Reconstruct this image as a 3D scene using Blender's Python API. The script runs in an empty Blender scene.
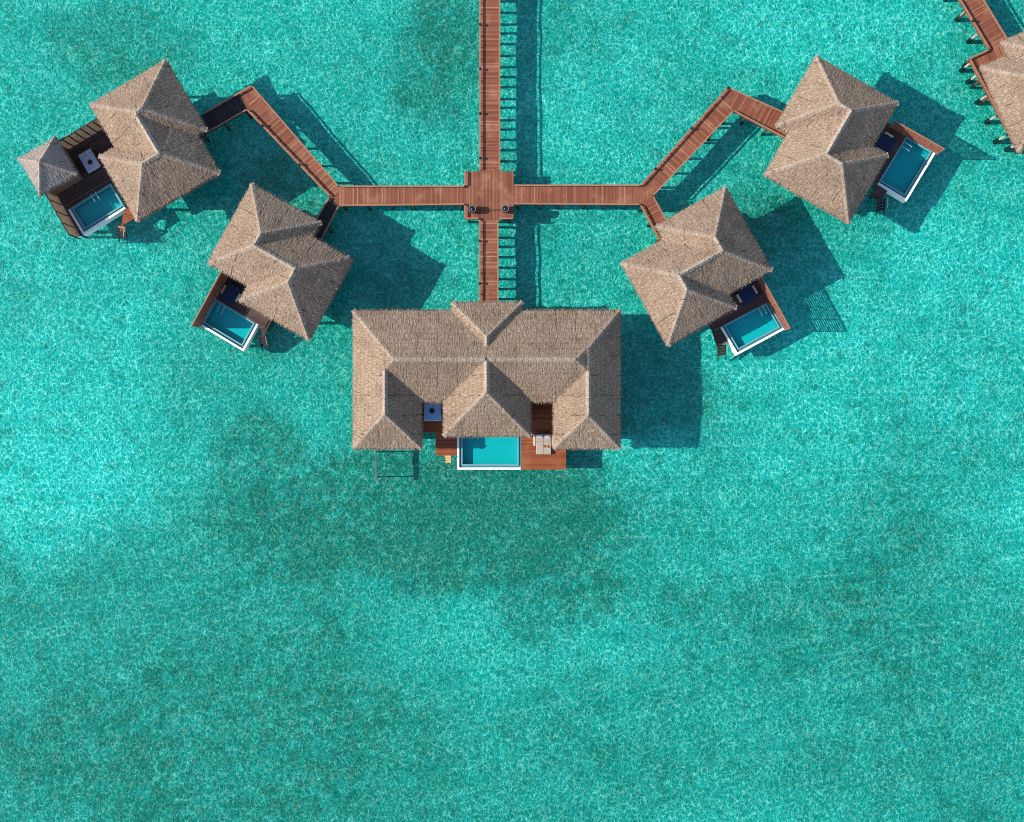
import bpy, bmesh, math, random
import numpy as np
from mathutils import Vector
R = math.radians
random.seed(7); rng = np.random.default_rng(7)
S = bpy.context.scene
COL = S.collection

# ------------------------------------------------------------------ levels (metres)
Z_BED, Z_DECK, Z_EAVE, Z_CAM, F = -1.4, 1.45, 5.1, 133.0, 1315.5
SUN_EL = 37.0
def W(px, py, z=Z_DECK):                      # survey point of the site plan -> metres at height z
    k = (Z_CAM - z) / F
    return Vector(((px - 512) * k, (411 - py) * k, z))

# ------------------------------------------------------------------ materials
MATS = {}
def new_mat(name):
    m = bpy.data.materials.new(name); m.use_nodes = True
    nt = m.node_tree; nt.nodes.clear()
    out = nt.nodes.new('ShaderNodeOutputMaterial')
    MATS[name] = m
    return m, nt, out
class NB:
    """small node-building helper"""
    def __init__(s, nt): s.nt = nt
    def n(s, t, **kw):
        nd = s.nt.nodes.new(t)
        for k, v in kw.items(): setattr(nd, k, v)
        return nd
    def link(s, a, b): s.nt.links.new(a, b)
    def val(s, sock, v):
        if hasattr(v, 'links') or isinstance(v, bpy.types.NodeSocket): s.link(v, sock)
        else: sock.default_value = v
    def math(s, op, a, b=0.0, c=None, clamp=False):
        nd = s.n('ShaderNodeMath', operation=op, use_clamp=clamp)
        s.val(nd.inputs[0], a); s.val(nd.inputs[1], b)
        if c is not None: s.val(nd.inputs[2], c)
        return nd.outputs[0]
    def noise(s, vec, scale, detail=3, rough=0.55, dist=0.0):
        nd = s.n('ShaderNodeTexNoise'); s.link(vec, nd.inputs['Vector'])
        nd.inputs['Scale'].default_value = scale; nd.inputs['Detail'].default_value = detail
        nd.inputs['Roughness'].default_value = rough; nd.inputs['Distortion'].default_value = dist
        return nd
    def mapping(s, vec, scale=(1, 1, 1), loc=(0, 0, 0)):
        nd = s.n('ShaderNodeMapping'); s.link(vec, nd.inputs['Vector'])
        nd.inputs['Scale'].default_value = scale; nd.inputs['Location'].default_value = loc
        return nd.outputs[0]
    def ramp(s, fac, stops):
        nd = s.n('ShaderNodeValToRGB'); s.link(fac, nd.inputs[0])
        els = nd.color_ramp.elements
        while len(els) < len(stops): els.new(0.5)
        for e, (p, c) in zip(els, stops): e.position = p; e.color = (*c, 1)
        return nd.outputs[0]
    def mix(s, fac, a, b, mode='MIX'):
        nd = s.n('ShaderNodeMix', data_type='RGBA', blend_type=mode)
        s.val(nd.inputs[0], fac)
        for i, v in ((6, a), (7, b)):
            if isinstance(v, tuple): nd.inputs[i].default_value = (*v, 1)
            else: s.link(v, nd.inputs[i])
        return nd.outputs[2]
    def maprange(s, v, a, b, c=0.0, d=1.0, smooth=True):
        nd = s.n('ShaderNodeMapRange', interpolation_type='SMOOTHSTEP' if smooth else 'LINEAR')
        s.val(nd.inputs[0], v)
        for i, q in zip((1, 2, 3, 4), (a, b, c, d)): s.val(nd.inputs[i], q)
        return nd.outputs[0]
    def bump(s, h, strength, dist, normal=None):
        nd = s.n('ShaderNodeBump'); s.link(h, nd.inputs['Height'])
        nd.inputs['Strength'].default_value = strength; nd.inputs['Distance'].default_value = dist
        if normal: s.link(normal, nd.inputs['Normal'])
        return nd.outputs[0]
    def principled(s, color, rough=0.7, normal=None, spec=0.3):
        nd = s.n('ShaderNodeBsdfPrincipled')
        if isinstance(color, tuple): nd.inputs['Base Color'].default_value = (*color, 1)
        else: s.link(color, nd.inputs['Base Color'])
        s.val(nd.inputs['Roughness'], rough)
        nd.inputs['Specular IOR Level'].default_value = spec
        if normal: s.link(normal, nd.inputs['Normal'])
        return nd

def mat_plain(name, color, rough=0.6, var=0.12, nscale=3.0, spec=0.3):
    m, nt, out = new_mat(name); b = NB(nt)
    pos = b.n('ShaderNodeNewGeometry').outputs['Position']
    nz = b.noise(pos, nscale, 4).outputs[0]
    lo = tuple(c * (1 - var) for c in color); hi = tuple(min(1, c * (1 + var)) for c in color)
    c = b.ramp(nz, [(0.3, lo), (0.7, hi)])
    n2 = b.noise(pos, nscale * 9, 2).outputs[0]
    p = b.principled(c, rough, b.bump(n2, 0.3, 0.01), spec)
    nt.links.new(p.outputs[0], out.inputs[0]); return m

def mat_planks(name, tones, width=0.145, gap=0.10, rough=0.65):
    """timber boards: v of the UV counts boards, u runs along each board"""
    m, nt, out = new_mat(name); b = NB(nt)
    uv = b.n('ShaderNodeUVMap').outputs[0]
    sep = b.n('ShaderNodeSeparateXYZ'); b.link(uv, sep.inputs[0])
    t = b.math('DIVIDE', sep.outputs[1], width)
    idx = b.math('FLOOR', t); fr = b.math('FRACT', t)
    wn = b.n('ShaderNodeTexWhiteNoise', noise_dimensions='1D'); b.link(idx, wn.inputs['W'])
    col = b.ramp(wn.outputs[0], [(0.0, tones[0]), (0.45, tones[1]), (0.85, tones[2]), (1.0, tones[3])])
    pos = b.n('ShaderNodeNewGeometry').outputs['Position']
    grain = b.noise(b.mapping(uv, (1.2, 14, 1)), 4.0, 4).outputs[0]
    col = b.mix(b.maprange(grain, 0.35, 0.75), col, tones[0])
    wear = b.noise(pos, 0.55, 4, 0.6).outputs[0]
    col = b.mix(b.maprange(wear, 0.48, 0.75, 0.0, 0.45), col, tones[3])
    g = b.math('MULTIPLY', b.maprange(fr, 0.0, gap, 0, 1), b.maprange(fr, 1 - gap * .5, 1.0, 1, 0))
    col = b.mix(g, (0.035, 0.018, 0.014), col)
    p = b.principled(col, rough, b.bump(g, 0.6, 0.01), 0.25)
    nt.links.new(p.outputs[0], out.inputs[0]); return m

def mat_thatch(name, dark, mid, light):
    m, nt, out = new_mat(name); b = NB(nt)
    uv = b.n('ShaderNodeUVMap').outputs[0]
    pos = b.n('ShaderNodeNewGeometry').outputs['Position']
    st = b.noise(b.mapping(uv, (10, 1.6, 1)), 1.6, 4, 0.68).outputs[0]
    col = b.ramp(st, [(0.28, dark), (0.5, mid), (0.72, light)])
    big = b.noise(pos, 0.35, 5, 0.6).outputs[0]
    col = b.mix(b.maprange(big, 0.42, 0.75, 0, 0.4), col, dark)
    pk = b.noise(b.mapping(pos, (1, 1, 1), (31, 7, 2)), 0.5, 4).outputs[0]
    col = b.mix(b.maprange(pk, 0.5, 0.8, 0, 0.35), col, tuple(c * f for c, f in zip(mid, (1.08, .92, .85))))
    # seams between the thatch bundles: wavering lines running down the slope
    sep = b.n('ShaderNodeSeparateXYZ'); b.link(uv, sep.inputs[0])
    wob = b.math('MULTIPLY', b.noise(b.mapping(uv, (.3, .8, 1)), 1.0, 2).outputs[0], 0.5)
    su = b.math('ADD', sep.outputs[0], wob)
    fr = b.math('FRACT', b.math('DIVIDE', su, 1.9))
    seam = b.math('SUBTRACT', 1.0, b.maprange(b.math('ABSOLUTE', b.math('SUBTRACT', fr, 0.5)), 0.0, 0.045))
    br = b.maprange(b.noise(pos, 0.8, 2).outputs[0], 0.45, 0.6)
    seam = b.math('MULTIPLY', b.math('MULTIPLY', seam, br), 0.8)
    col = b.mix(seam, col, tuple(c * .3 for c in dark))
    # courses: faint rows along the eave
    fv = b.math('FRACT', b.math('DIVIDE', b.math('ADD', sep.outputs[1], b.math('MULTIPLY', wob, .3)), 0.42))
    row = b.math('MULTIPLY', b.maprange(fv, 0.0, 0.22, 1, 0), 0.25)
    col = b.mix(row, col, tuple(c * .5 for c in dark))
    sp = b.noise(pos, 7.0, 2, .7).outputs[0]
    col = b.mix(b.maprange(sp, .52, .70, 0, .5), col, tuple(c * .45 for c in dark))
    col = b.mix(b.maprange(sp, .46, .30, 0, .35), col, tuple(min(.7, c * 1.2) for c in light))
    h = b.noise(b.mapping(uv, (18, 2.5, 1)), 1.5, 3).outputs[0]
    p = b.principled(col, 0.95, b.bump(h, 0.45, 0.04), 0.05)
    nt.links.new(p.outputs[0], out.inputs[0]); return m

M_deck = mat_planks('red_brown_deck_timber', [(.15, .045, .022), (.245, .080, .042), (.31, .108, .057), (.46, .225, .12)])
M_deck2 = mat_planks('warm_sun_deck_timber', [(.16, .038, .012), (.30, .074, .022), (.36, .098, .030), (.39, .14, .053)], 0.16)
M_deck3 = mat_planks('weathered_shade_darkened_timber', [(.045, .025, .02), (.08, .043, .032), (.105, .06, .046), (.15, .10, .085)])  # weathered boards, with the shade over the villa decks added to the tones
M_deck4 = mat_planks('shade_blackened_deck_timber', [(.014, .011, .011), (.024, .019, .018), (.034, .027, .026), (.055, .045, .042)])  # villa shade on the stub walkways put into the board colour
M_rail = mat_plain('rail_timber', (.31, .14, .08), .6)
M_post = mat_plain('post_timber', (.10, .045, .03), .7)
M_dark = mat_plain('dark_timber', (.035, .02, .016), .7)
M_thatch = mat_thatch('palm_thatch', (.095, .058, .037), (.25, .172, .116), (.45, .345, .255))
M_cap = mat_thatch('ridge_thatch', (.16, .12, .088), (.34, .265, .20), (.48, .40, .315))
M_hip = mat_thatch('hip_thatch', (.15, .105, .075), (.30, .22, .16), (.45, .36, .28))
M_thatch_grey = mat_thatch('weathered_thatch', (.15, .12, .105), (.26, .215, .185), (.40, .345, .30))
M_wall = mat_plain('timber_wall', (.22, .13, .08), .7)
M_slab = mat_plain('floor_timber', (.10, .055, .04), .75)
M_white = mat_plain('white_render', (.80, .80, .78), .5, .04)
M_pile = mat_plain('pile_concrete', (.38, .34, .29), .8, .1)
M_algae = mat_plain('algae_covered_concrete', (.025, .03, .022), .9, .3)
M_tile_lip = mat_plain('pale_mosaic', (.14, .33, .35), .35, .08, 8)
M_gutter = mat_plain('dark_gutter_tile', (.08, .21, .23), .4)
M_cream = mat_plain('cream_fabric', (.37, .31, .235), .85, .06)
M_blue = mat_plain('shade_blued_white_fabric', (.34, .56, .85), .85, .06)  # white cushions, with sky-blue shade mixed into the fabric colour
M_lilac = mat_plain('grey_lilac_fabric', (.52, .52, .60), .85, .06)
M_navy = mat_plain('navy_fabric', (.018, .028, .07), .85, .1)
M_palewood = mat_plain('pale_wood', (.55, .45, .36), .6)
M_sunlitwood = mat_plain('sunlit_yellow_wood', (.55, .38, .15), .6)  # warm sunlight put into the colour of the lit wooden pieces
M_brown = mat_plain('rust_towel', (.33, .09, .035), .9, .3, 12)
M_maroon = mat_plain('maroon_tray', (.10, .035, .04), .6)
M_urn = mat_plain('black_glazed_clay', (.012, .013, .015), .3, .2, 3, .5)
M_urnrim = mat_plain('grey_clay_rim', (.11, .11, .115), .5)
M_soil = mat_plain('wet_soil', (.02, .02, .018), .95)
M_rope = mat_plain('dark_rope', (.05, .03, .02), .8)
M_metal = mat_plain('steel', (.38, .40, .42), .25, .05)
M_glass = mat_plain('dark_window_glass', (.02, .03, .035), .08, .1, 3, .6)
M_lamp = mat_plain('black_lamp_housing', (.012, .012, .012), .5)

def mat_woven(name, col):
    m, nt, out = new_mat(name); b = NB(nt)
    pos = b.n('ShaderNodeNewGeometry').outputs['Position']
    c = b.ramp(b.noise(b.mapping(pos, (4, 4, 22)), 2.0, 3).outputs[0], [(.3, tuple(k * .75 for k in col)), (.7, tuple(k * 1.2 for k in col))])
    d = b.n('ShaderNodeBsdfDiffuse'); b.link(c, d.inputs[0])
    t = b.n('ShaderNodeBsdfTranslucent'); b.link(c, t.inputs[0])
    mx = b.n('ShaderNodeMixShader'); mx.inputs[0].default_value = .5
    b.link(d.outputs[0], mx.inputs[1]); b.link(t.outputs[0], mx.inputs[2]); b.link(mx.outputs[0], out.inputs[0]); return m
M_woven = mat_woven('woven_screen', (.52, .42, .31))

def mat_pool_tile():
    m, nt, out = new_mat('pool_mosaic'); b = NB(nt)
    pos = b.n('ShaderNodeNewGeometry').outputs['Position']
    br = b.n('ShaderNodeTexBrick'); b.link(pos, br.inputs[0]); br.offset = 0
    br.inputs['Scale'].default_value = 3.0; br.inputs['Mortar Size'].default_value = .012
    br.inputs['Color1'].default_value = (.36, .62, .60, 1); br.inputs['Color2'].default_value = (.31, .56, .56, 1)
    br.inputs['Mortar'].default_value = (.24, .42, .42, 1); br.inputs['Brick Width'].default_value = .5; br.inputs['Row Height'].default_value = .5
    rip = b.noise(pos, 3.2, 3, .6, 1.0).outputs[0]
    p = b.principled(br.outputs[0], .5, b.bump(rip, .25, .04), .1)
    b.link(p.outputs[0], out.inputs[0]); return m
M_pool = mat_pool_tile()

def mat_water(name, tint, scale, bump_d, caustic_tint=None):
    m, nt, out = new_mat(name); b = NB(nt)
    pos = b.n('ShaderNodeNewGeometry').outputs['Position']
    nrm = b.bump(b.noise(pos, scale, 2, .5, .4).outputs[0], 0.4, bump_d)
    tr = b.n('ShaderNodeBsdfTransparent'); tr.inputs[0].default_value = (*tint, 1)
    if caustic_tint:      # caustic light filaments painted into the water tint, in place of refraction
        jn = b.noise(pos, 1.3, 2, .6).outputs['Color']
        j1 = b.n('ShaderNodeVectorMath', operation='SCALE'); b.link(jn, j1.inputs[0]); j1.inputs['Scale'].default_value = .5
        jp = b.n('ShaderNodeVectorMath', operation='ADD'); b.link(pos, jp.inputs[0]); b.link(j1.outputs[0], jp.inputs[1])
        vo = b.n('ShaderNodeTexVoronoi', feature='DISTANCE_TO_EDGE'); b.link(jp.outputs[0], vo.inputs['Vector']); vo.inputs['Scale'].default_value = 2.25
        caustic = b.maprange(vo.outputs['Distance'], 0.01, .15, 1, 0)
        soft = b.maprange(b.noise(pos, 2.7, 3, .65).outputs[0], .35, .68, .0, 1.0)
        caustic_fade = b.maprange(b.noise(pos, .42, 5, .62).outputs[0], .32, .68, .62, 1.3)
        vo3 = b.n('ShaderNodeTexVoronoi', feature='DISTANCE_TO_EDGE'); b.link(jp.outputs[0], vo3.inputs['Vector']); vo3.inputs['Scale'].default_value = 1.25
        caustic3 = b.maprange(vo3.outputs['Distance'], 0.005, .085, 1, 0)
        caustic = b.math('MAXIMUM', b.math('MULTIPLY', caustic, .85), caustic3)
        caustic = b.math('MULTIPLY', caustic, b.maprange(b.noise(pos, 2.3, 3, .7).outputs[0], .38, .60, .05, 1.5))
        caustic = b.math('MULTIPLY', b.math('MULTIPLY_ADD', caustic, .95, b.math('MULTIPLY', soft, .15)), caustic_fade, clamp=True)
        b.link(b.mix(caustic, tint, caustic_tint), tr.inputs[0])
    gl = b.n('ShaderNodeBsdfGlossy'); gl.inputs['Roughness'].default_value = .22; b.link(nrm, gl.inputs['Normal'])
    # air-to-water reflectance (Schlick), the same from either side of the sheet
    geo = b.n('ShaderNodeNewGeometry'); dt = b.n('ShaderNodeVectorMath', operation='DOT_PRODUCT')
    b.link(geo.outputs['Incoming'], dt.inputs[0]); b.link(nrm, dt.inputs[1])
    f5 = b.math('POWER', b.math('SUBTRACT', 1.0, b.math('ABSOLUTE', dt.outputs['Value'])), 5.0)
    m2 = b.n('ShaderNodeMixShader'); b.link(b.math('MULTIPLY_ADD', f5, .98, .02), m2.inputs[0])
    b.link(tr.outputs[0], m2.inputs[1]); b.link(gl.outputs[0], m2.inputs[2])
    b.link(m2.outputs[0], out.inputs[0]); return m
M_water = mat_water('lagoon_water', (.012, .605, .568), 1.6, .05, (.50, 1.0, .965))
M_poolwater = mat_water('pool_water', (.10, .80, .81), 2.0, .03)

# seagrass and coral rubble patches on the sand: (x, y, rx, ry, amount) on the site plan
PATCHES = [(415, 518, 245, 86, .95), (262, 468, 58, 75, .75), (540, 500, 110, 60, .5), (190, 650, 210, 150, .55), (230, 760, 310, 130, .7), (500, 780, 230, 80, .5), (770, 630, 160, 70, .5), (930, 640, 130, 110, .4), (960, 780, 150, 70, .35),
           (440, 55, 50, 80, .75), (120, 45, 75, 45, .6), (690, 740, 200, 90, .35), (950, 640, 110, 70, .35),
           (280, 215, 60, 60, .6), (650, 390, 70, 60, .5), (760, 230, 50, 40, .6), (560, 590, 90, 60, .5),
           (30, 600, 80, 60, .3), (400, 275, 45, 40, .4)]
BRIGHT = [(960, 330, 140, 130, .7), (60, 330, 130, 150, .6), (860, 430, 160, 60, .5), (330, 470, 35, 30, .4),
          (650, 470, 60, 50, .5), (840, 30, 120, 60, .4), (600, 130, 90, 90, .4), (60, 490, 100, 80, .75), (985, 450, 90, 90, .5), (620, 640, 120, 30, .4), (770, 340, 70, 60, .5)]
def mat_seabed():
    m, nt, out = new_mat('rippled_sand_and_seagrass'); b = NB(nt)
    pos = b.n('ShaderNodeNewGeometry').outputs['Position']
    nz = b.noise(pos, 0.12, 6, .62).outputs['Color']
    off = b.n('ShaderNodeVectorMath', operation='SUBTRACT'); b.link(nz, off.inputs[0]); off.inputs[1].default_value = (.5, .5, .5)
    scl = b.n('ShaderNodeVectorMath', operation='SCALE'); b.link(off.outputs[0], scl.inputs[0]); scl.inputs['Scale'].default_value = 11
    wp = b.n('ShaderNodeVectorMath', operation='ADD'); b.link(pos, wp.inputs[0]); b.link(scl.outputs[0], wp.inputs[1])
    def field(lst):
        tot = None
        for (x, y, rx, ry, a) in lst:
            c = W(x, y, Z_BED); k = (Z_CAM - Z_BED) / F
            d = b.n('ShaderNodeVectorMath', operation='SUBTRACT'); b.link(wp.outputs[0], d.inputs[0]); d.inputs[1].default_value = (c.x, c.y, 0)
            s2 = b.n('ShaderNodeVectorMath', operation='MULTIPLY'); b.link(d.outputs[0], s2.inputs[0]); s2.inputs[1].default_value = (1 / (rx * k), 1 / (ry * k), 0)
            L = b.n('ShaderNodeVectorMath', operation='LENGTH'); b.link(s2.outputs[0], L.inputs[0])
            f = b.maprange(L.outputs['Value'], 0.62, 1.2, a, 0)
            tot = f if tot is None else b.math('MAXIMUM', tot, f)
        return tot
    dark, bright = field(PATCHES), field(BRIGHT)
    big = b.noise(pos, 0.035, 5, .6).outputs[0]
    amt = b.math('ADD', dark, b.maprange(big, .40, .68, 0, .45))
    clump = b.noise(pos, 1.1, 6, .7).outputs[0]
    amt = b.math('MULTIPLY', amt, b.maprange(clump, .36, .64, .5, 1.25), clamp=True)
    sand = b.mix(bright, (.62, .62, .54), (.86, .84, .78))
    col = b.mix(amt, sand, (.42, .275, .215))
    speck = b.noise(pos, .62, 6, .72).outputs[0]
    col = b.mix(b.maprange(speck, .50, .66, 0, .45), col, (.20, .22, .15))
    # caustic light drawn as pale sand lines between clumps of darker rubble and algae, about 0.4 m across
    jn = b.noise(pos, 1.5, 2, .6).outputs['Color']
    j1 = b.n('ShaderNodeVectorMath', operation='SCALE'); b.link(jn, j1.inputs[0]); j1.inputs['Scale'].default_value = .8
    jp = b.n('ShaderNodeVectorMath', operation='ADD'); b.link(pos, jp.inputs[0]); b.link(j1.outputs[0], jp.inputs[1])
    vo = b.n('ShaderNodeTexVoronoi', feature='DISTANCE_TO_EDGE'); b.link(jp.outputs[0], vo.inputs['Vector']); vo.inputs['Scale'].default_value = 2.1
    fine = b.noise(pos, 4.6, 3, .7).outputs[0]
    caustic = b.maprange(vo.outputs['Distance'], 0.0, .26, 1, 0)
    rub = b.math('MULTIPLY', b.maprange(fine, .38, .62, 1, 0), b.math('SUBTRACT', 1.0, caustic))
    col = b.mix(b.math('MULTIPLY', rub, .4), col, (.30, .27, .20))
    h = b.math('ADD', b.math('MULTIPLY', caustic, .04), b.math('MULTIPLY', fine, .065))
    p = b.n('ShaderNodeBsdfDiffuse'); b.link(col, p.inputs[0]); b.link(b.bump(h, .8, 1.0), p.inputs['Normal'])
    b.link(p.outputs[0], out.inputs[0]); return m
M_bed = mat_seabed()

# ------------------------------------------------------------------ object helpers
def tag(o, label=None, cat=None, group=None, kind=None):
    if label: o['label'] = label
    if cat: o['category'] = cat
    if group: o['group'] = group
    if kind: o['kind'] = kind
    return o
def thing(name, label, cat, loc, group=None):
    o = bpy.data.objects.new(name, None); COL.objects.link(o); o.location = loc; o.empty_display_size = .3
    return tag(o, label, cat, group)
def origin(parent):
    v = Vector((0, 0, 0))
    while parent is not None: v = v + Vector(parent.location); parent = parent.parent
    return v
class MB:
    """collects faces in world metres; build() links them as one mesh object"""
    def __init__(s): s.v, s.f, s.uv = [], [], []
    def face(s, pts, uvs=None):
        i = len(s.v); s.v += [tuple(p) for p in pts]; s.f.append(list(range(i, i + len(pts))))
        s.uv.append(uvs or [(p[0], p[1]) for p in pts])
    def prism(s, poly, z0, z1, axis=None):
        """upright prism over a plan polygon; axis = direction the boards run across"""
        ax = Vector(axis).normalized() if axis is not None else Vector((0, 1)); pe = Vector((-ax.y, ax.x))
        p2 = [Vector((p[0], p[1])) for p in poly]
        area = sum(p2[i].x * p2[(i + 1) % len(p2)].y - p2[(i + 1) % len(p2)].x * p2[i].y for i in range(len(p2)))
        if area < 0: p2.reverse()
        uv = [(p.dot(pe), p.dot(ax)) for p in p2]
        s.face([(p.x, p.y, z1) for p in p2], uv)
        s.face([(p.x, p.y, z0) for p in reversed(p2)], uv[::-1])
        for i in range(len(p2)):
            a, c = p2[i], p2[(i + 1) % len(p2)]
            s.face([(a.x, a.y, z0), (c.x, c.y, z0), (c.x, c.y, z1), (a.x, a.y, z1)], [(0, .02), (.1, .02), (.1, .08), (0, .08)])
        return s
    def bar(s, p, q, w, h):
        """rectangular bar between two points: w sideways, h vertical (centred)"""
        p, q = Vector(p), Vector(q); d = (q - p).normalized()
        side = d.cross(Vector((0, 0, 1)))
        if side.length < 1e-4: side = Vector((1, 0, 0))
        side.normalize(); up = side.cross(d)
        a, c = side * w / 2, up * h / 2
        A = [p - a - c, p + a - c, p + a + c, p - a + c]; B = [x + (q - p) for x in A]; L = (q - p).length
        for i in range(4):
            j = (i + 1) % 4; s.face([A[i], A[j], B[j], B[i]][::-1], [(0, 0), (0, .1), (L, .1), (L, 0)])
        s.face(A); s.face(B[::-1]); return s
    def lathe(s, c, prof, n=20, cap=True):
        rings = [[(c[0] + r * math.cos(2 * math.pi * k / n), c[1] + r * math.sin(2 * math.pi * k / n), c[2] + z) for k in range(n)] for r, z in prof]
        for a, d in zip(rings, rings[1:]):
            for k in range(n): s.face([a[k], a[(k + 1) % n], d[(k + 1) % n], d[k]])
        if cap: s.face(rings[0][::-1]); s.face(rings[-1])
        return s
    def build(s, name, mat, parent=None, bevel=0.0, smooth=False):
        o0 = origin(parent)
        me = bpy.data.meshes.new(name)
        me.from_pydata([(v[0] - o0.x, v[1] - o0.y, v[2] - o0.z) for v in s.v], [], s.f)
        ul = me.uv_layers.new(name='UVMap'); k = 0
        for uvs in s.uv:
            for u in uvs: ul.data[k].uv = u; k += 1
        bm = bmesh.new(); bm.from_mesh(me); bmesh.ops.remove_doubles(bm, verts=bm.verts, dist=1e-5); bm.normal_update()
        bm.to_mesh(me); bm.free()
        if smooth: me.polygons.foreach_set('use_smooth', [True] * len(me.polygons))
        me.materials.append(mat)
        o = bpy.data.objects.new(name, me); COL.objects.link(o); o.parent = parent
        if bevel:
            m = o.modifiers.new('edge', 'BEVEL'); m.width = bevel; m.segments = 2; m.limit_method = 'ANGLE'
        return o
def place(mesh_obj_cache, key, make, name, parent, loc):
    """repeat of a small part: shares one mesh"""
    if key not in mesh_obj_cache:
        o = make(); me = o.data; bpy.data.objects.remove(o); mesh_obj_cache[key] = me
    o = bpy.data.objects.new(name, mesh_obj_cache[key]); COL.objects.link(o); o.parent = parent
    o.location = Vector(loc) - origin(parent); return o
CACHE = {}
def pile(parent, x, y, top, r=.12, footing=False, mat=None):
    top = round(top, 2)
    o = place(CACHE, ('pile', r, top, mat), lambda: MB().lathe((0, 0, 0), [(r, Z_BED - .3), (r, top)], 12).build('pile', mat or M_pile, None, smooth=False), 'pile', parent, (x, y, 0))
    if footing:
        c = place(CACHE, ('foot', r), lambda: MB().lathe((0, 0, 0), [(r * 1.9, Z_BED - .25), (r * 1.8, -.5), (r * 1.6, -.05), (r * 1.2, .06)], 14).build('footing', M_algae, None), 'footing', o, (x, y, 0))
    return o
def inside(pt, poly):
    x, y = pt; c = False
    for i in range(len(poly)):
        (x1, y1), (x2, y2) = poly[i], poly[i - 1]
        if (y1 > y) != (y2 > y) and x < (x2 - x1) * (y - y1) / (y2 - y1) + x1: c = not c
    return c
def plan(pts, z=Z_DECK): return [W(x, y, z).to_2d() for x, y in pts]

# ------------------------------------------------------------------ setting: water, seabed, light
def sheet(name, z, size, mat, n=1):
    mb = MB(); h = size / 2
    mb.face([(-h, -h, z), (h, -h, z), (h, h, z), (-h, h, z)])
    o = mb.build(name, mat); tag(o, kind='structure'); return o
def seabed():
    from mathutils import noise
    c = np.concatenate([[-2500, -800, -250, -110], np.arange(-66, 66.1, .45), [110, 250, 800, 2500]])
    r = np.concatenate([[-2500, -800, -250, -90], np.arange(-52, 52.1, .45), [90, 250, 800, 2500]])
    v, f = [], []; n = len(c)
    for y in r:
        for x in c:
            h = .10 * noise.noise((x * .42, y * .42, 0)) + .06 * noise.noise((x * 1.1, y * 1.1, 5)) + .12 * noise.noise((x * .09, y * .09, 9))
            v.append((x, y, Z_BED + h if abs(x) < 70 and abs(y) < 60 else Z_BED))
    for j in range(len(r) - 1):
        for i in range(n - 1): k = j * n + i; f.append((k, k + 1, k + n + 1, k + n))
    me = bpy.data.meshes.new('seabed'); me.from_pydata(v, [], f); me.polygons.foreach_set('use_smooth', [True] * len(f)); me.materials.append(M_bed)
    o = bpy.data.objects.new('seabed', me); COL.objects.link(o); tag(o, kind='structure')
seabed()
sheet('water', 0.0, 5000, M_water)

# ------------------------------------------------------------------ boardwalks
def rail_run(parent, p, q, posts=1.1, lamps=0, h=.37):
    """low kerb rail: cap + individual posts, optional small lamps on the posts"""
    p, q = W(*p), W(*q); d = q - p; L = d.length; d.normalize()
    z = Z_DECK
    r = MB().bar(p + Vector((0, 0, h - .03)), q + Vector((0, 0, h - .04)), .15, .10).build('railing', M_rail, parent)
    n = max(1, round(L / posts))
    for k in range(n + 1):
        c = p + d * (L * (k / n) * .998 + .001)
        place(CACHE, 'railpost', lambda: MB().prism([(-.045, -.045), (.045, -.045), (.045, .045), (-.045, .045)], -.15, .29).build('post', M_post, None), 'post', r, (c.x, c.y, z))
        if lamps and k % lamps == lamps // 2:
            place(CACHE, 'lamp', lambda: MB().lathe((0, 0, 0), [(.14, 0), (.14, .14), (.11, .2), (.02, .24)], 10).build('lamp', M_lamp, None), 'lamp', r, (c.x, c.y, z + .37))
    return r
def boardwalk(label, pieces, rails, name='boardwalk', piles=2.2, dark_boards=None, group='timber boardwalks over the water'):
    """pieces: (plan polygon, walking direction in plan px); rails: (p, q, lamps)"""
    allp = [p for poly, _ in pieces for p in poly]
    cx = sum(p[0] for p in allp) / len(allp); cy = sum(p[1] for p in allp) / len(allp)
    base = W(cx, cy); t = thing(name, label, 'boardwalk', (base.x, base.y, Z_BED), group)
    for n_piece, (poly, ax) in enumerate(pieces):
        MB().prism(plan(poly), Z_DECK - .06, Z_DECK, (ax[0], -ax[1])).build('deck_boards', dark_boards.get(n_piece, M_deck) if dark_boards else M_deck, t)
        pp = plan(poly); a = Vector((ax[0], -ax[1])).normalized(); pe = Vector((-a.y, a.x))
        c = sum(pp, Vector((0, 0))) / len(pp)
        ext = [(p - c).dot(a) for p in pp]; wid = [(p - c).dot(pe) for p in pp]
        lo, hi, wl, wh = min(ext) + .4, max(ext) - .4, min(wid), max(wid)
        n = max(1, round((hi - lo) / piles))
        for k in range(n + 1):
            e = min(hi, max(lo, lo + (hi - lo) * k / n + random.uniform(-.12, .12)))
            row = []
            for w in np.linspace(wl + .14, wh - .14, max(2, round((wh - wl) / 2.2))):
                q = c + a * e + pe * float(w)
                if inside(q, pp): pile(t, q.x, q.y, Z_DECK - .22, .13, mat=M_post); row.append(q)
            if len(row) > 1: MB().bar((*row[0], Z_DECK - .14), (*row[-1], Z_DECK - .14), .14, .15).build('joist', M_post, t)
    for r in rails: rail_run(t, r[0], r[1], 1.1, r[2] if len(r) > 2 else 0)
    return t
boardwalk('long straight red timber boardwalk running from the top edge to the square platform',
          [([(479.4, -130), (500.1, -130), (500.1, 171.3), (479.4, 171.3)], (0, 1))],
          [((480, -130), (480, 170.5), 4), ((499.5, -130), (499.5, 170.5))], piles=1.1)
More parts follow.
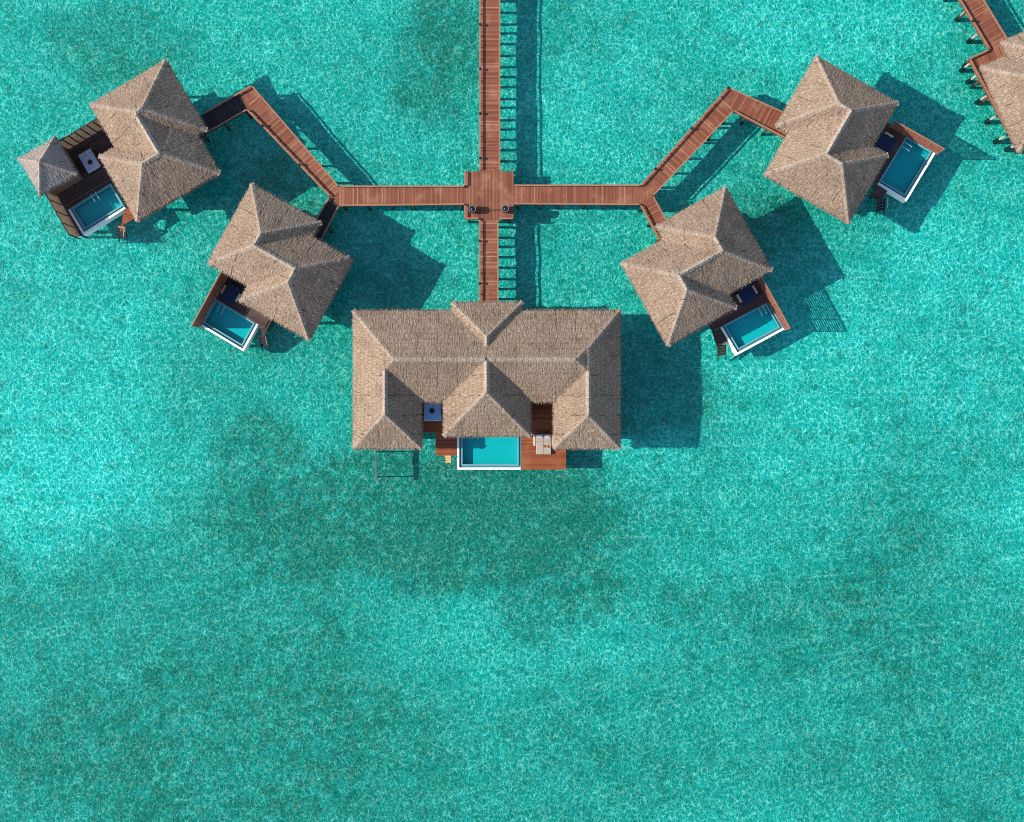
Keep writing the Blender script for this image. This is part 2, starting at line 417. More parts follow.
boardwalk('square timber platform where the boardwalks cross, with two black urns on it',
          [([(464.4, 171.3), (513.6, 171.3), (513.6, 219.5), (464.4, 219.5)], (1, 0))],
          [((465.1, 172), (465.1, 186)), ((465.1, 206), (465.1, 218.8)), ((466, 218.9), (478.5, 218.9)), ((499, 218.9), (512.8, 218.9))], name='boardwalk_platform')
boardwalk('short straight boardwalk between the square platform and the large central villa',
          [([(479.2, 219.5), (498.4, 219.5), (498.4, 322), (479.2, 322)], (0, 1))],
          [((479.8, 220.5), (479.8, 305), 4), ((497.8, 220.5), (497.8, 305))], piles=1.1)
boardwalk('straight boardwalk going left from the square platform to the fork',
          [([(339, 186.3), (464.4, 186.3), (464.4, 205.2), (339.5, 206.5)], (1, 0))],
          [((341, 186.9), (464, 186.9)), ((341, 205.9), (464, 204.6))])
boardwalk('straight boardwalk going right from the square platform to the fork',
          [([(513.6, 185.3), (640, 185.3), (653.3, 196), (640, 205.5), (513.6, 204.7)], (1, 0))],
          [((514.5, 185.9), (639.5, 185.9)), ((514.5, 204.1), (639, 204.9))])
boardwalk('bent diagonal boardwalk leading up to the villa with the small pavilion',
          [([(252.7, 85.8), (339, 186.3), (339.5, 206.5), (329.5, 197), (247.5, 111.0)], (86, 100)),
           ([(196, 119), (240, 93.2), (247.5, 111.0), (200, 138.5)], (-50, 28)), ([(240, 93.2), (252.7, 85.8), (247.5, 111.0)], (-50, 28))],
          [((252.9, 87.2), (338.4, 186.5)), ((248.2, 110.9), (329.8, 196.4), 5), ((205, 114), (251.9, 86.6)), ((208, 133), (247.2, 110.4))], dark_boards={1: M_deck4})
boardwalk('short shaded boardwalk stub from the left fork to the lower left villa',
          [([(329.5, 197), (339.5, 206.5), (316, 251), (304, 242)], (-.5, .87))],
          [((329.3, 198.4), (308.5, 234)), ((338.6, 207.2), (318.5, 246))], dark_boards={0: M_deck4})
boardwalk('bent diagonal boardwalk leading up to the upper right villa',
          [([(640, 185.3), (727.6, 87.5), (733, 112), (653.3, 196)], (-86, 98)),
           ([(727.6, 87.5), (797, 119), (794, 144), (733, 112)], (50, 26))],
          [((640.4, 185.9), (727.4, 88.6), 5), ((732.4, 111.7), (653.4, 195.2)), ((728.6, 88.8), (788, 115.6)), ((733.6, 111.6), (784, 138))])
boardwalk('short sunlit boardwalk stub from the right fork to the lower right villa',
          [([(640, 205.5), (653.3, 196), (675, 236), (660, 243)], (.47, .88))],
          [((640.7, 206), (659, 240)), ((652.8, 197.2), (667, 223))])
boardwalk('zigzag boardwalk in the top right corner beside the cut off villa',
          [([(916, -70), (940, -70), (1009, 44), (988, 50)], (.5, .86)),
           ([(988, 50), (1009, 44), (1026, 72), (977, 77), (968, 59)], (.9, -.4)),
           ([(977, 77), (991, 75.6), (1030, 150), (1014, 146)], (.42, .9))],
          [((917, -70), (988.4, 49.6), 4), ((939.3, -70), (1008, 43.4)), ((987.6, 50.8), (969, 59.2)), ((969, 60), (1014, 145))])

# ------------------------------------------------------------------ thatched roofs
def roof_mesh(frame, rects, domain, z_eave, slope, step=0.1, thick=.34):
    """thatch over a union of hipped rectangles (a0,a1,b0,b1) in the villa's own metres.
    domain cells carry thatch; height = highest of the hips, roughened like combed palm leaf."""
    O, A, B = frame
    a0 = min(r[0] for r in domain); a1 = max(r[1] for r in domain); b0 = min(r[2] for r in domain); b1 = max(r[3] for r in domain)
    na, nb = int(round((a1 - a0) / step)), int(round((b1 - b0) / step))
    ga = a0 + np.arange(na + 1) * step; gb = b0 + np.arange(nb + 1) * step
    AA, BB = np.meshgrid(ga, gb, indexing='ij')
    H = np.full(AA.shape, -1e9); AX = np.zeros(AA.shape, int)
    for r in rects:
        w = r[4] if len(r) > 4 else (1, 1, 1, 1)
        d = np.stack([(AA - r[0]) * w[0], (r[1] - AA) * w[1], (BB - r[2]) * w[2], (r[3] - BB) * w[3]]); i = d.argmin(0); h = d.min(0)
        k = h > H; H = np.where(k, h, H); AX = np.where(k, i, AX)
    H = np.maximum(H, 0)
    Hs = H * slope
    # soften hips and valleys
    for _ in range(3):
        P = np.pad(Hs, 1, mode='edge'); Hs = .4 * Hs + .15 * (P[:-2, 1:-1] + P[2:, 1:-1] + P[1:-1, :-2] + P[1:-1, 2:])
    # combed relief: strong across the strands, weak along them
    ia = np.arange(na + 1)[:, None] + 0 * BB.astype(int); ib = np.arange(nb + 1)[None, :] + 0 * AA.astype(int)
    tab = rng.normal(0, 1, (997, 61)); steps = (H / step).astype(int)
    jit = rng.integers(0, 4, 997)
    al = np.where(AX < 2, ib, ia)
    strand = tab[(al * 7 + AX * 131) % 997, ((steps + jit[al % 997]) // 4) % 61]
    coarse = rng.normal(0, 1, (na // 9 + 3, nb // 9 + 3))
    xa = np.arange(na + 1) / 9; xb = np.arange(nb + 1) / 9
    i0 = xa.astype(int); j0 = xb.astype(int); fa = (xa - i0)[:, None]; fb = (xb - j0)[None, :]
    cs = (coarse[i0][:, j0] * (1 - fa) * (1 - fb) + coarse[i0 + 1][:, j0] * fa * (1 - fb) + coarse[i0][:, j0 + 1] * (1 - fa) * fb + coarse[i0 + 1][:, j0 + 1] * fa * fb)
    Z = z_eave + Hs + strand * .012 + rng.normal(0, .006, AA.shape) + cs * .022
    ca = (ga[:-1] + ga[1:]) / 2; cb = (gb[:-1] + gb[1:]) / 2
    CA, CB = np.meshgrid(ca, cb, indexing='ij'); dom = np.zeros(CA.shape, bool)
    for (r0, r1, r2, r3) in [g[:4] for g in domain]: dom |= (CA > r0) & (CA < r1) & (CB > r2) & (CB < r3)
    dp = np.pad(dom, 1)
    cnt = dp[:-1, :-1].astype(int) + dp[1:, :-1] + dp[:-1, 1:] + dp[1:, 1:]
    used = cnt > 0; edge = used & (cnt < 4)
    ja = np.where(edge, rng.normal(0, .045, AA.shape), 0); jb = np.where(edge, rng.normal(0, .045, AA.shape), 0)
    Z = np.where(edge, Z - .10 + rng.normal(0, .05, AA.shape), Z)
    def wpos(a, b, z): return (O[0] + a * A[0] + b * B[0], O[1] + a * A[1] + b * B[1], z)
    idx = -np.ones(AA.shape, int); verts = []; uvv = []
    for i, j in zip(*np.nonzero(used)):
        idx[i, j] = len(verts); a, b = AA[i, j] + ja[i, j], BB[i, j] + jb[i, j]
        verts.append(wpos(a, b, Z[i, j])); uvv.append((b, a) if False else (a, b, H[i, j]))
    nt_ = len(verts); low = -np.ones(AA.shape, int)
    for i, j in zip(*np.nonzero(used)):
        low[i, j] = len(verts); zz = z_eave + Hs[i, j] - thick
        if edge[i, j]: zz += rng.normal(0, .07) - .03
        a, b = AA[i, j] + ja[i, j] * .7, BB[i, j] + jb[i, j] * .7
        verts.append(wpos(a, b, zz)); uvv.append((a, b, H[i, j]))
    flip = (A[0] * B[1] - A[1] * B[0]) < 0
    faces, uvs = [], []
    def add(f, ax):
        if flip: f = f[::-1]
        faces.append(f); uvs.append([((uvv[k][1] if ax < 2 else uvv[k][0]), uvv[k][2]) for k in f])
    AXc = AX[:-1, :-1]
    for i, j in zip(*np.nonzero(dom)):
        q = [(i, j), (i + 1, j), (i + 1, j + 1), (i, j + 1)]; ax = AXc[i, j]
        add([idx[p] for p in q], ax); add([low[p] for p in q][::-1], ax)
        for (di, dj), (s, e) in (((0, -1), (0, 1)), ((1, 0), (1, 2)), ((0, 1), (2, 3)), ((-1, 0), (3, 0))):
            if not dp[i + 1 + di, j + 1 + dj]:
                f = [idx[q[s]], low[q[s]], low[q[e]], idx[q[e]]]; add(f, 2 if dj else 0)
                # straw ends poking out under the eave
                for _ in range(2):
                    tt = random.random(); ea = AA[q[s]] * (1 - tt) + AA[q[e]] * tt; eb = BB[q[s]] * (1 - tt) + BB[q[e]] * tt
                    z = Z[q[s]] - random.uniform(.02, .2); L = random.uniform(.05, .2); w = .02; dz = random.uniform(.02, .14); sk = random.uniform(-.06, .06)
                    ta, tb = (1, 0) if dj else (0, 1); k = len(verts)
                    for (uu, ll) in ((-w, -.05), (w, -.05), (w * .5 + sk, L), (-w * .5 + sk, L)):
                        aa = ea + ta * uu + di * ll; bb = eb + tb * uu + dj * ll
                        verts.append(wpos(aa, bb, z - max(ll, 0) / L * dz)); uvv.append((aa, bb, -.2))
                    add([k, k + 1, k + 2, k + 3], 2 if dj else 0)
    return verts, faces, uvs, (ga, gb, H, Hs)
def mesh_obj(name, verts, faces, uvs, mat, parent):
    o0 = origin(parent); me = bpy.data.meshes.new(name)
    me.from_pydata([(v[0] - o0.x, v[1] - o0.y, v[2] - o0.z) for v in verts], [], [list(map(int, f)) for f in faces])
    ul = me.uv_layers.new(name='UVMap'); ul.data.foreach_set('uv', [c for f in uvs for u in f for c in u])
    me.materials.append(mat); o = bpy.data.objects.new(name, me); COL.objects.link(o); o.parent = parent; return o
def ridge_cap(frame, rects, domain, z_eave, slope, mat, parent, lines, width, lift=1.0):
    """capping thatch laid over each ridge/hip line that stands proud: ((a,b),(a,b)) in the villa's metres"""
    O, A, B = frame
    def hh(a, b): return max(max(0, rect_h(r, a, b)) for r in rects) * slope
    for (p, q) in lines:
        p, q = Vector(p), Vector(q); L = (q - p).length; verts, faces, uvs = [], [], []
        if L < .3: continue
        d = (q - p) / L; n = Vector((-d.y, d.x)); N = max(2, int(L / .12)); rows = []
        for k in range(N + 1):
            c = p + d * (L * k / N); row = []
            for s in (-1, -.55, 0, .55, 1):
                w = width * (1 + random.gauss(0, .10)) * s; x = c + n * w
                z = z_eave + hh(x.x, x.y) + (.05 if abs(s) == 1 else .11 if s else .13) * lift + random.gauss(0, .018)
                row.append(len(verts)); verts.append((O[0] + x.x * A[0] + x.y * B[0], O[1] + x.x * A[1] + x.y * B[1], z))
            rows.append(row)
        for k, (r1, r2) in enumerate(zip(rows, rows[1:])):
            for m in range(4):
                f = [r1[m], r2[m], r2[m + 1], r1[m + 1]]; faces.append(f)
                uvs.append([(k * .12, m * .1), (k * .12 + .12, m * .1), (k * .12 + .12, m * .1 + .1), (k * .12, m * .1 + .1)])
        # turned-down ends and sides so the cap has thickness
        for m in range(4):
            for row, rev in ((rows[0], False), (rows[-1], True)):
                k = len(verts); v0, v1 = verts[row[m]], verts[row[m + 1]]
                verts += [(v0[0], v0[1], v0[2] - .2), (v1[0], v1[1], v1[2] - .2)]
                faces.append([row[m], row[m + 1], k + 1, k]); uvs.append([(0, 0), (.1, 0), (.1, .1), (0, .1)])
        for side in (0, 4):
            for r1, r2 in zip(rows, rows[1:]):
                k = len(verts); v0, v1 = verts[r1[side]], verts[r2[side]]
                verts += [(v0[0], v0[1], v0[2] - .10 - .04 * lift), (v1[0], v1[1], v1[2] - .10 - .04 * lift)]
                faces.append([r1[side], r2[side], k + 1, k]); uvs.append([(0, 0), (.1, 0), (.1, .1), (0, .1)])
        o = mesh_obj('ridge_cap', verts, faces, uvs, mat, parent)
        bm = bmesh.new(); bm.from_mesh(o.data); bmesh.ops.recalc_face_normals(bm, faces=bm.faces); bm.to_mesh(o.data); bm.free()
def rect_w(r): return r[4] if len(r) > 4 else (1, 1, 1, 1)
def rect_h(r, a, b):
    w = rect_w(r); return min((a - r[0]) * w[0], (r[1] - a) * w[1], (b - r[2]) * w[2], (r[3] - b) * w[3])
def visible_lines(rects, domain):
    """ridges and hips of each hipped rectangle, cut to where the roof really falls away on both sides"""
    def H(a, b): return max(0, max(rect_h(r, a, b) for r in rects))
    out_r, out_h = [], []
    for r in rects:
        w = rect_w(r); la, lb = r[1] - r[0], r[3] - r[2]
        pa = la / (1 / w[0] + 1 / w[1]); pb = lb / (1 / w[2] + 1 / w[3]); pk = min(pa, pb)       # ridge height
        if pb <= pa:
            y = r[2] + pk / w[2]; e = [(r[0] + pk / w[0], y), (r[1] - pk / w[1], y)]
        else:
            x = r[0] + pk / w[0]; e = [(x, r[2] + pk / w[2]), (x, r[3] - pk / w[3])]
        c = [(r[0], r[2]), (r[1], r[2]), (r[1], r[3]), (r[0], r[3])]
        segs = [(e[0], e[1], out_r)]
        for q in c:
            near = min(e, key=lambda p: abs(p[0] - q[0]) + abs(p[1] - q[1])); segs.append((q, near, out_h))
        for p, q, dst in segs:
            p, q = Vector(p), Vector(q); L = (q - p).length
            if L < .3: continue
            d = (q - p) / L; n = Vector((-d.y, d.x)); N = max(2, int(L / .1)); run = []
            for k in range(N + 1):
                x = p + (q - p) * k / N; m = rect_h(r, x.x, x.y); h0 = H(x.x, x.y)
                ok = m > h0 - .03 and any(g[0] - .01 <= x.x <= g[1] + .01 and g[2] - .01 <= x.y <= g[3] + .01 for g in domain)
                if ok and .25 < L * k / N < L - .05: ok = all(H(*(x + n * sg * .25)) < h0 - .04 for sg in (-1, 1))
                if ok: run.append(x)
                if (not ok or k == N):
                    if len(run) > 4: dst.append((run[0].to_tuple(), run[-1].to_tuple()))
                    run = []
    return out_r, out_h

def frame_px(o, adir, bdir, z):
    """origin and unit axes (world) from plan pixels"""
    O = W(*o, z); A = Vector((adir[0], -adir[1])).normalized(); B = Vector((bdir[0], -bdir[1])).normalized()
    return (O.x, O.y), (A.x, A.y), (B.x, B.y)
KE = (Z_CAM - Z_EAVE) / F                       # metres per plan pixel at the eaves
def r1(v): return round(v, 1)
def villa(label, frame, rects, domain, walls, name='thatched_villa', slope=.8, mat=M_thatch, pile_r=.16, footing=False, doors=(), group='thatched water villas', cap_w=.26, extra_piles=()):
    O, A, B = frame
    def P(a, b, z): return Vector((O[0] + a * A[0] + b * B[0], O[1] + a * A[1] + b * B[1], z))
    ca = sum((r[0] + r[1]) / 2 for r in rects[:2]) / 2; cb = sum((r[2] + r[3]) / 2 for r in rects[:2]) / 2
    base = P(ca, cb, Z_BED); t = thing(name, label, 'villa', base, group)
    v, f, u, info = roof_mesh(frame, rects, domain, Z_EAVE, slope)
    roof = mesh_obj('roof', v, f, u, mat, t)
    rl, hl = visible_lines(rects, domain)
    ridge_cap(frame, rects, domain, Z_EAVE, slope, M_cap, roof, rl, cap_w)
    ridge_cap(frame, rects, domain, Z_EAVE, slope, M_hip, roof, hl, cap_w, .25)
    # walls and floor under the roof, as one shell each
    wm, sm = MB(), MB()
    for k, (a0, a1, b0, b1) in enumerate(walls):
        wm.prism([P(a0, b0, 0).to_2d(), P(a1, b0, 0).to_2d(), P(a1, b1, 0).to_2d(), P(a0, b1, 0).to_2d()], Z_DECK - .02, Z_EAVE + .35 - .003 * k)
        e = .35 + .006 * k
        sm.prism([P(a0 - e, b0 - e, 0).to_2d(), P(a1 + e, b0 - e, 0).to_2d(), P(a1 + e, b1 + e, 0).to_2d(), P(a0 - e, b1 + e, 0).to_2d()], Z_DECK - .30 - .004 * k, Z_DECK - .03 - .004 * k)
        n1, n2 = max(1, round((a1 - a0) / 3)), max(1, round((b1 - b0) / 3))
        for i in range(n1 + 1):
            for j in range(n2 + 1):
                aa, bb = a0 + (a1 - a0) * i / n1, b0 + (b1 - b0) * j / n2
                if any(o2[0] + .1 < aa < o2[1] - .1 and o2[2] + .1 < bb < o2[3] - .1 for o2 in walls[:k]): continue
                c = P(aa, bb, 0); pile(t, c.x, c.y, Z_DECK - .31, pile_r, footing)
    wm.build('wall', M_wall, t); sm.build('floor_slab', M_slab, t)
    for (px_, py_) in extra_piles:
        c = W(px_, py_, .6); pile(t, c.x, c.y, Z_DECK - .31, pile_r, True)
    return t
def two_hip(label, o, adir, bdir, L1, W1, s, b0, L2, W2, **kw):
    """two overlapping hipped blocks, staggered, joined by a cross ridge"""
    fr = frame_px(o, adir, bdir, Z_EAVE)
    L1, W1, s, b0, L2, W2 = [r1(v * KE) for v in (L1, W1, s, b0, L2, W2)]
    R1 = (0, L1, 0, W1); R2 = (s, r1(s + L2), b0, r1(b0 + W2))
    m = r1((s + L1) / 2); hw = min(W1, W2) / 2
    R3 = (m - hw, m + hw, 0.0, r1(b0 + W2))         # the joining cross roof
    R3 = (r1(R3[0]), r1(R3[1]), W1 / 2 - hw, b0 + W2 / 2 + hw)
    i = 1.55
    walls = [(R1[0] + i, R1[1] - i, R1[2] + i, R1[3] - i), (R2[0] + i, R2[1] - i, R2[2] + i, R2[3] - i)]
    return villa(label, fr, [R1, R2, R3], [R1, R2], walls, **kw)

two_hip('thatched villa in the upper left with a small separate pavilion beside its pool', (165.6, 59.2), (-.862, .507), (.507, .862), 88, 82, -9.8 + 18.6 - 8.8 + 9.8, 49, 96.8, 76)
two_hip('thatched villa in the lower left, its pool corner pointing down left', (251.5, 183), (-.486, .874), (.872, .49), 92, 80.7, 16, 46, 92.5, 80)
two_hip('thatched villa in the lower right, next to the sunlit boardwalk stub', (725.7, 186.5), (.49, .873), (-.873, .49), 96, 80.5, 15.5, 49, 96, 79.5)
two_hip('thatched villa in the upper right at the end of the diagonal boardwalk', (816.6, 55.3), (.867, .5), (-.5, .867), 94.6, 81, 14.5, 50.5, 98, 79)
two_hip('thatched villa cut off by the top right corner, dark footed piles showing', (1000.6, 31), (.41, .912), (.912, -.41), 94, 80, 12, 44, 94, 80) if False else None

# big central villa (plan measured at the eaves, origin at its upper left corner)
fr = frame_px((353, 310), (1, 0), (0, 1), Z_EAVE)
q = lambda v: r1(v * KE)
X = lambda x: q(x - 353); Y = lambda y: q(y - 310)
main = (0, X(620), 0, Y(402.5), (.98, .945, .853, 1.048)); main_d = (0, X(620), 0, Y(402.5))
lobeN = (X(452), X(523), Y(302), Y(392), (.92, .92, .90, .9)); lobeS = (X(444), X(531), Y(318), Y(436))
wingL = (0, X(422), 0, Y(449), (1, 1, .853, 1)); wingR = (X(554), X(620), 0, Y(449), (1, 1, .853, 1))
ii = 1.2
villa('large central thatched villa with two side wings and a pool in front', fr, [main, lobeN, lobeS, wingL, wingR],
      [main_d, (lobeN[0], lobeN[1], lobeN[2], Y(340)), lobeS, wingL, wingR],
      [(ii, X(620) - ii, ii, Y(402.5) - ii), (X(452) + .8, X(523) - .8, Y(302) + .8, Y(335)), (X(444) + ii, X(531) - ii, Y(370), Y(436) - ii),
       (ii, X(422) - ii, Y(360), Y(449) - ii), (X(554) + ii, X(620) - ii, Y(360), Y(449) - ii)], name='thatched_villa')

# villa in the corner
fr = frame_px((980.6, 67), (.41, .912), (.912, -.41), Z_EAVE)
R1 = (0, q(94), 0, q(82)); R2 = (q(-14), q(80), q(29), q(110)); R3 = (q(40 - 41), q(40 + 41), q(0), q(110))
villa('thatched villa cut off by the top right corner, white piles showing along its edge', fr, [R1, R2], [R1, R2],
      [(R1[0] + 2, R1[1] - 2, R1[2] + 2, R1[3] - 2), (R2[0] + 2, R2[1] - 2, R2[2] + 2, R2[3] - 2)], pile_r=.125,
      extra_piles=[(963, 14), (974.5, 36.5), (967.5, 65.5), (974, 77.5), (983.5, 98), (993, 118), (1002, 138), (1014, 146)])

# pavilion
def pavilion():
    fr = frame_px((55.1, 136.4), (-.862, .507), (.507, .862), Z_EAVE); O, A, B = fr
    def P(a, b, z): return Vector((O[0] + a * A[0] + b * B[0], O[1] + a * A[1] + b * B[1], z))
    L = q(43.2); c = P(L / 2, L / 2, Z_DECK)
    t = thing('thatched_pavilion', 'small square thatched pavilion with a pointed roof at the far left', 'pavilion', c)
    rc = [(0, L, 0, L)]
    v, f, u, info = roof_mesh(fr, rc, rc, Z_EAVE, 1.0)
    roof = mesh_obj('roof', v, f, u, M_thatch_grey, t)
    rl, hl = visible_lines(rc, rc); ridge_cap(fr, rc, rc, Z_EAVE, 1.0, M_cap, roof, hl, .17)
    e = .4; MB().prism([P(e, e, 0).to_2d(), P(L - e, e, 0).to_2d(), P(L - e, L - e, 0).to_2d(), P(e, L - e, 0).to_2d()], Z_DECK, Z_EAVE + .3).build('wall', M_wall, t)
    for a in (.5, L - .5):
        for b in (.5, L - .5):
            p = P(a, b, 0); MB().bar((p.x, p.y, Z_DECK), (p.x, p.y, Z_EAVE + .2), .16, .16).build('column', M_wall, t)
pavilion()

# ------------------------------------------------------------------ sun decks
def sun_deck(label, polys, ax, name='sun_deck', mat=M_deck2, cat='deck', group='sun decks of the villas'):
    allp = [p for poly in polys for p in poly]; cx = sum(p[0] for p in allp) / len(allp); cy = sum(p[1] for p in allp) / len(allp)
    b = W(cx, cy); t = thing(name, label, cat, (b.x, b.y, Z_BED), group)
    for poly in polys:
        pp = plan(poly); MB().prism(pp, Z_DECK - .10, Z_DECK, (ax[0], -ax[1])).build('deck_boards', mat, t)
        c = sum(pp, Vector((0, 0))) / len(pp)
        for p in pp:
            qd = p + (c - p).normalized() * .35
            if inside(qd, pp): pile(t, qd.x, qd.y, Z_DECK - .1, .12, mat=M_post)
    return t
sun_deck('warm brown deck right of the central pool carrying the cream sunbed', [[(521.4, 395), (566, 395), (566, 469.6), (521.4, 469.6)]], (0, 1))
sun_deck('shaded deck left of the central pool, under the blue-tinted daybed', [[(416, 395), (457, 395), (457, 432.3), (416, 432.3)], [(435.6, 432.3), (456.9, 432.3), (456.9, 455.5), (435.6, 455.5)]], (0, 1))
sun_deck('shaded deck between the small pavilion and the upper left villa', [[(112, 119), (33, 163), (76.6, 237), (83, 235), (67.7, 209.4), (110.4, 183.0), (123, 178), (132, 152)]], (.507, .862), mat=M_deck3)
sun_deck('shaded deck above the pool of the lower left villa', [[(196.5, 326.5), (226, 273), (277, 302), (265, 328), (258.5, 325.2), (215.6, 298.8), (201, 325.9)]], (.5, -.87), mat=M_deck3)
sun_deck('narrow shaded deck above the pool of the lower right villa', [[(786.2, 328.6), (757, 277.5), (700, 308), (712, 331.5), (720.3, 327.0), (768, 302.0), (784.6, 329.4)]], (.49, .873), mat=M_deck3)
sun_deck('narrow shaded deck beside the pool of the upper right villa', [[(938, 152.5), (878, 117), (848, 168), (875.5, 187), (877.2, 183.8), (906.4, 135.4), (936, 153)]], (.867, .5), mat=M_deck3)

# landings with steps down to the water beside each pool
def water_steps(label, poly, foot, dirn, mat=M_rail, treads=4, width=.75, with_landing=True, lmat=None):
    c0 = W(*foot); d = Vector((dirn[0], -dirn[1])).normalized(); s = Vector((-d.y, d.x))
    t = thing('water_steps', label, 'steps', (c0.x, c0.y, Z_BED), 'steps down to the water beside the pools')
    if with_landing:
        pp = plan(poly); MB().prism(pp, Z_DECK - .18, Z_DECK - .08, (dirn[0], -dirn[1])).build('landing', lmat or (M_deck2 if mat is M_rail else M_deck3), t)
        c = sum(pp, Vector((0, 0))) / len(pp); pile(t, c.x, c.y, Z_DECK - .18, .1, mat=M_post)
    p = Vector((c0.x, c0.y))
    for k in range(treads):
        a = p + d * (.05 + .26 * k); z = Z_DECK - .25 - .27 * k
        MB().bar((*(a + s * width / 2), z), (*(a - s * width / 2), z), .24, .05).build('tread', mat, t)
    for sg in (-1, 1):
        a = p + s * sg * (width / 2 + .03); e = a + d * (.26 * treads + .35)
        MB().bar((*a, Z_DECK - .25), (*e, Z_DECK - .25 - .27 * (treads + 1.4)), .05, .2).build('stringer', M_dark, t)
        if sg == 1:
            MB().bar((*a, Z_DECK + .6), (*(a + d * .9), Z_DECK - .15), .04, .04).build('handrail', M_metal, t)
    return t
water_steps('wooden steps, tinted yellow for sunlight, into the water left of the central pool', [], (447.5, 456), (0, 1), M_sunlitwood, 3, .65, False)
water_steps('orange sunlit landing and steps at the pool of the upper left villa', [(123.6, 210), (131, 205.5), (137, 216.5), (121, 226)], (121, 226.5), (-.2, 1), M_rail)
water_steps('dark landing and steps right of the lower left villa pool', [(259, 325.4), (265, 316), (272, 320), (263, 337)], (262, 336), (.1, 1), M_dark)
water_steps('grey shaded landing and steps left of the lower right villa pool', [(712, 331.5), (720.1, 327.4), (728.4, 341.5), (717, 347)], (722, 345.5), (.2, 1), M_dark)
water_steps('dark landing and steps below the upper right villa pool', [(877.0, 184.4), (870, 196), (880, 202), (887.6, 190.8)], (882, 199.5), (.2, 1), M_dark)

# ------------------------------------------------------------------ pools
def pool(label, o, u, v, rim, gutter, deep=.75, rail_at=None):
    """o = corner, u/v = edge vectors (plan px); rim / gutter = sides among u0,u1,v0,v1 that carry the white edge / overflow channel"""
    O = W(*o).to_2d(); k = (Z_CAM - Z_DECK) / F
    Uv = Vector((u[0], -u[1])) * k; Vv = Vector((v[0], -v[1])) * k; LU, LV = Uv.length, Vv.length; U = Uv.normalized(); V = Vv.normalized()
    def quad(a0, a1, b0, b1): return [O + U * a0 + V * b0, O + U * a1 + V * b0, O + U * a1 + V * b1, O + U * a0 + V * b1]
    c = O + U * LU / 2 + V * LV / 2
    t = thing('plunge_pool', label, 'pool', (c.x, c.y, Z_BED), 'plunge pools of the villas')
    w, g, l = .21, .19, .14
    ins = {}
    for s in ('u0', 'u1', 'v0', 'v1'): ins[s] = (w if s in rim else 0.06) + (g if s in gutter else 0)
    zr, zl, zw, zf = Z_DECK + .02, Z_DECK - .07, Z_DECK - .10, Z_DECK - .1 - deep
    a0, a1, b0, b1 = ins['u0'], LU - ins['u1'], ins['v0'], LV - ins['v1']
    # outer shell / white rim
    mb = MB()
    wa0, wa1, wb0, wb1 = [(w if s in rim else .06) for s in ('u0', 'u1', 'v0', 'v1')]
    hz = lambda s: zr if s in rim else Z_DECK - .012
    cp = MB()
    for sd, qq, z0, dz in (('u0', quad(0, wa0, 0, LV), .25, 0), ('u1', quad(LU - wa1, LU, 0, LV), .25, .002), ('v0', quad(wa0, LU - wa1, 0, wb0), .252, .001), ('v1', quad(wa0, LU - wa1, LV - wb1, LV), .252, .003)):
        (mb if sd in rim else cp).prism(qq, z0, hz(sd) - dz)
    cp.build('coping', M_tile_lip, t)
    mb.build('rim', M_white, t)
    # channel floor
    gm = MB(); e = .001; zg = zl - .14     # overflow channel between rim and lip
    gm.prism(quad(wa0, a0, wb0, LV - wb1), .26, zg); gm.prism(quad(a1, LU - wa1, wb0, LV - wb1), .26, zg)
    if b0 - wb0 > .01: gm.prism(quad(a0, a1, wb0, b0), .261, zg - e)
    if LV - wb1 - b1 > .01: gm.prism(quad(a0, a1, b1, LV - wb1), .261, zg - e)
    gm.build('overflow_channel', M_gutter, t)
    MB().prism(quad(a0, a1, b0, b1), .262, zf - .06).build('base_slab', M_white, t)
    lp = MB()
    lp.prism(quad(a0, a0 + l, b0, b1), zf - .05, zl); lp.prism(quad(a1 - l, a1, b0, b1), zf - .05, zl - .001)
    lp.prism(quad(a0 + l, a1 - l, b0, b0 + l), zf - .05, zl - .002); lp.prism(quad(a0 + l, a1 - l, b1 - l, b1), zf - .05, zl - .003)
    lp.build('tiled_lip', M_tile_lip, t)
    MB().prism(quad(a0 + l, a1 - l, b0 + l, b1 - l), zf - .048, zf).build('basin_floor', M_pool, t)
    mb = MB(); qd = quad(a0 + l + .001, a1 - l - .001, b0 + l + .001, b1 - l - .001)
    if (qd[1] - qd[0]).cross(qd[2] - qd[0]) < 0: qd.reverse()
    mb.face([(p.x, p.y, zw) for p in qd]); mb.build('pool_water', M_poolwater, t)
    for (aa, bb) in ((.5, .5), (LU - .5, .5), (LU - .5, LV - .5), (.5, LV - .5)):
        p = O + U * aa + V * bb; pile(t, p.x, p.y, .25, .16)
    if rail_at:      # chrome grab rails where one climbs out onto the deck
        side, tt = rail_at
        p, ad, bd = (O + U * .12 + V * LV * tt, U, V) if side == 'u0' else (O + V * (LV - .12) + U * LU * tt, -V, U)
        for sg in (-.25, .25):
            a = p + bd * sg; m = MB(); z0, z1 = Z_DECK - .05, Z_DECK + .75
            m.bar((*a, z0), (*a, z1), .05, .05); m.bar((*a, z1), (*(a + ad * .8), z1 - .1), .05, .05); m.bar((*(a + ad * .8), z1 - .1), (*(a + ad * .95), Z_DECK - .7), .05, .05)
            m.build('handrail', M_metal, t)
    return t
pool('wide rectangular pool with a white edge in front of the central villa', (457.1, 469.6), (64.1, 0), (0, -46), ('u0', 'v0'), ('u0', 'u1', 'v0'))
pool('mostly shaded pool beside the small pavilion, upper left', (67.9, 209.6), (15.3, 25.4), (42.5, -26.4), ('u1', 'v0'), ('u1', 'v0'), rail_at=('u0', .62))
pool('pool of the lower left villa with a white edge along its lower sides', (200.8, 325.9), (42.7, 25.7), (14.8, -27), ('v0', 'u1'), ('v0', 'u1'), rail_at=('v1', .22))
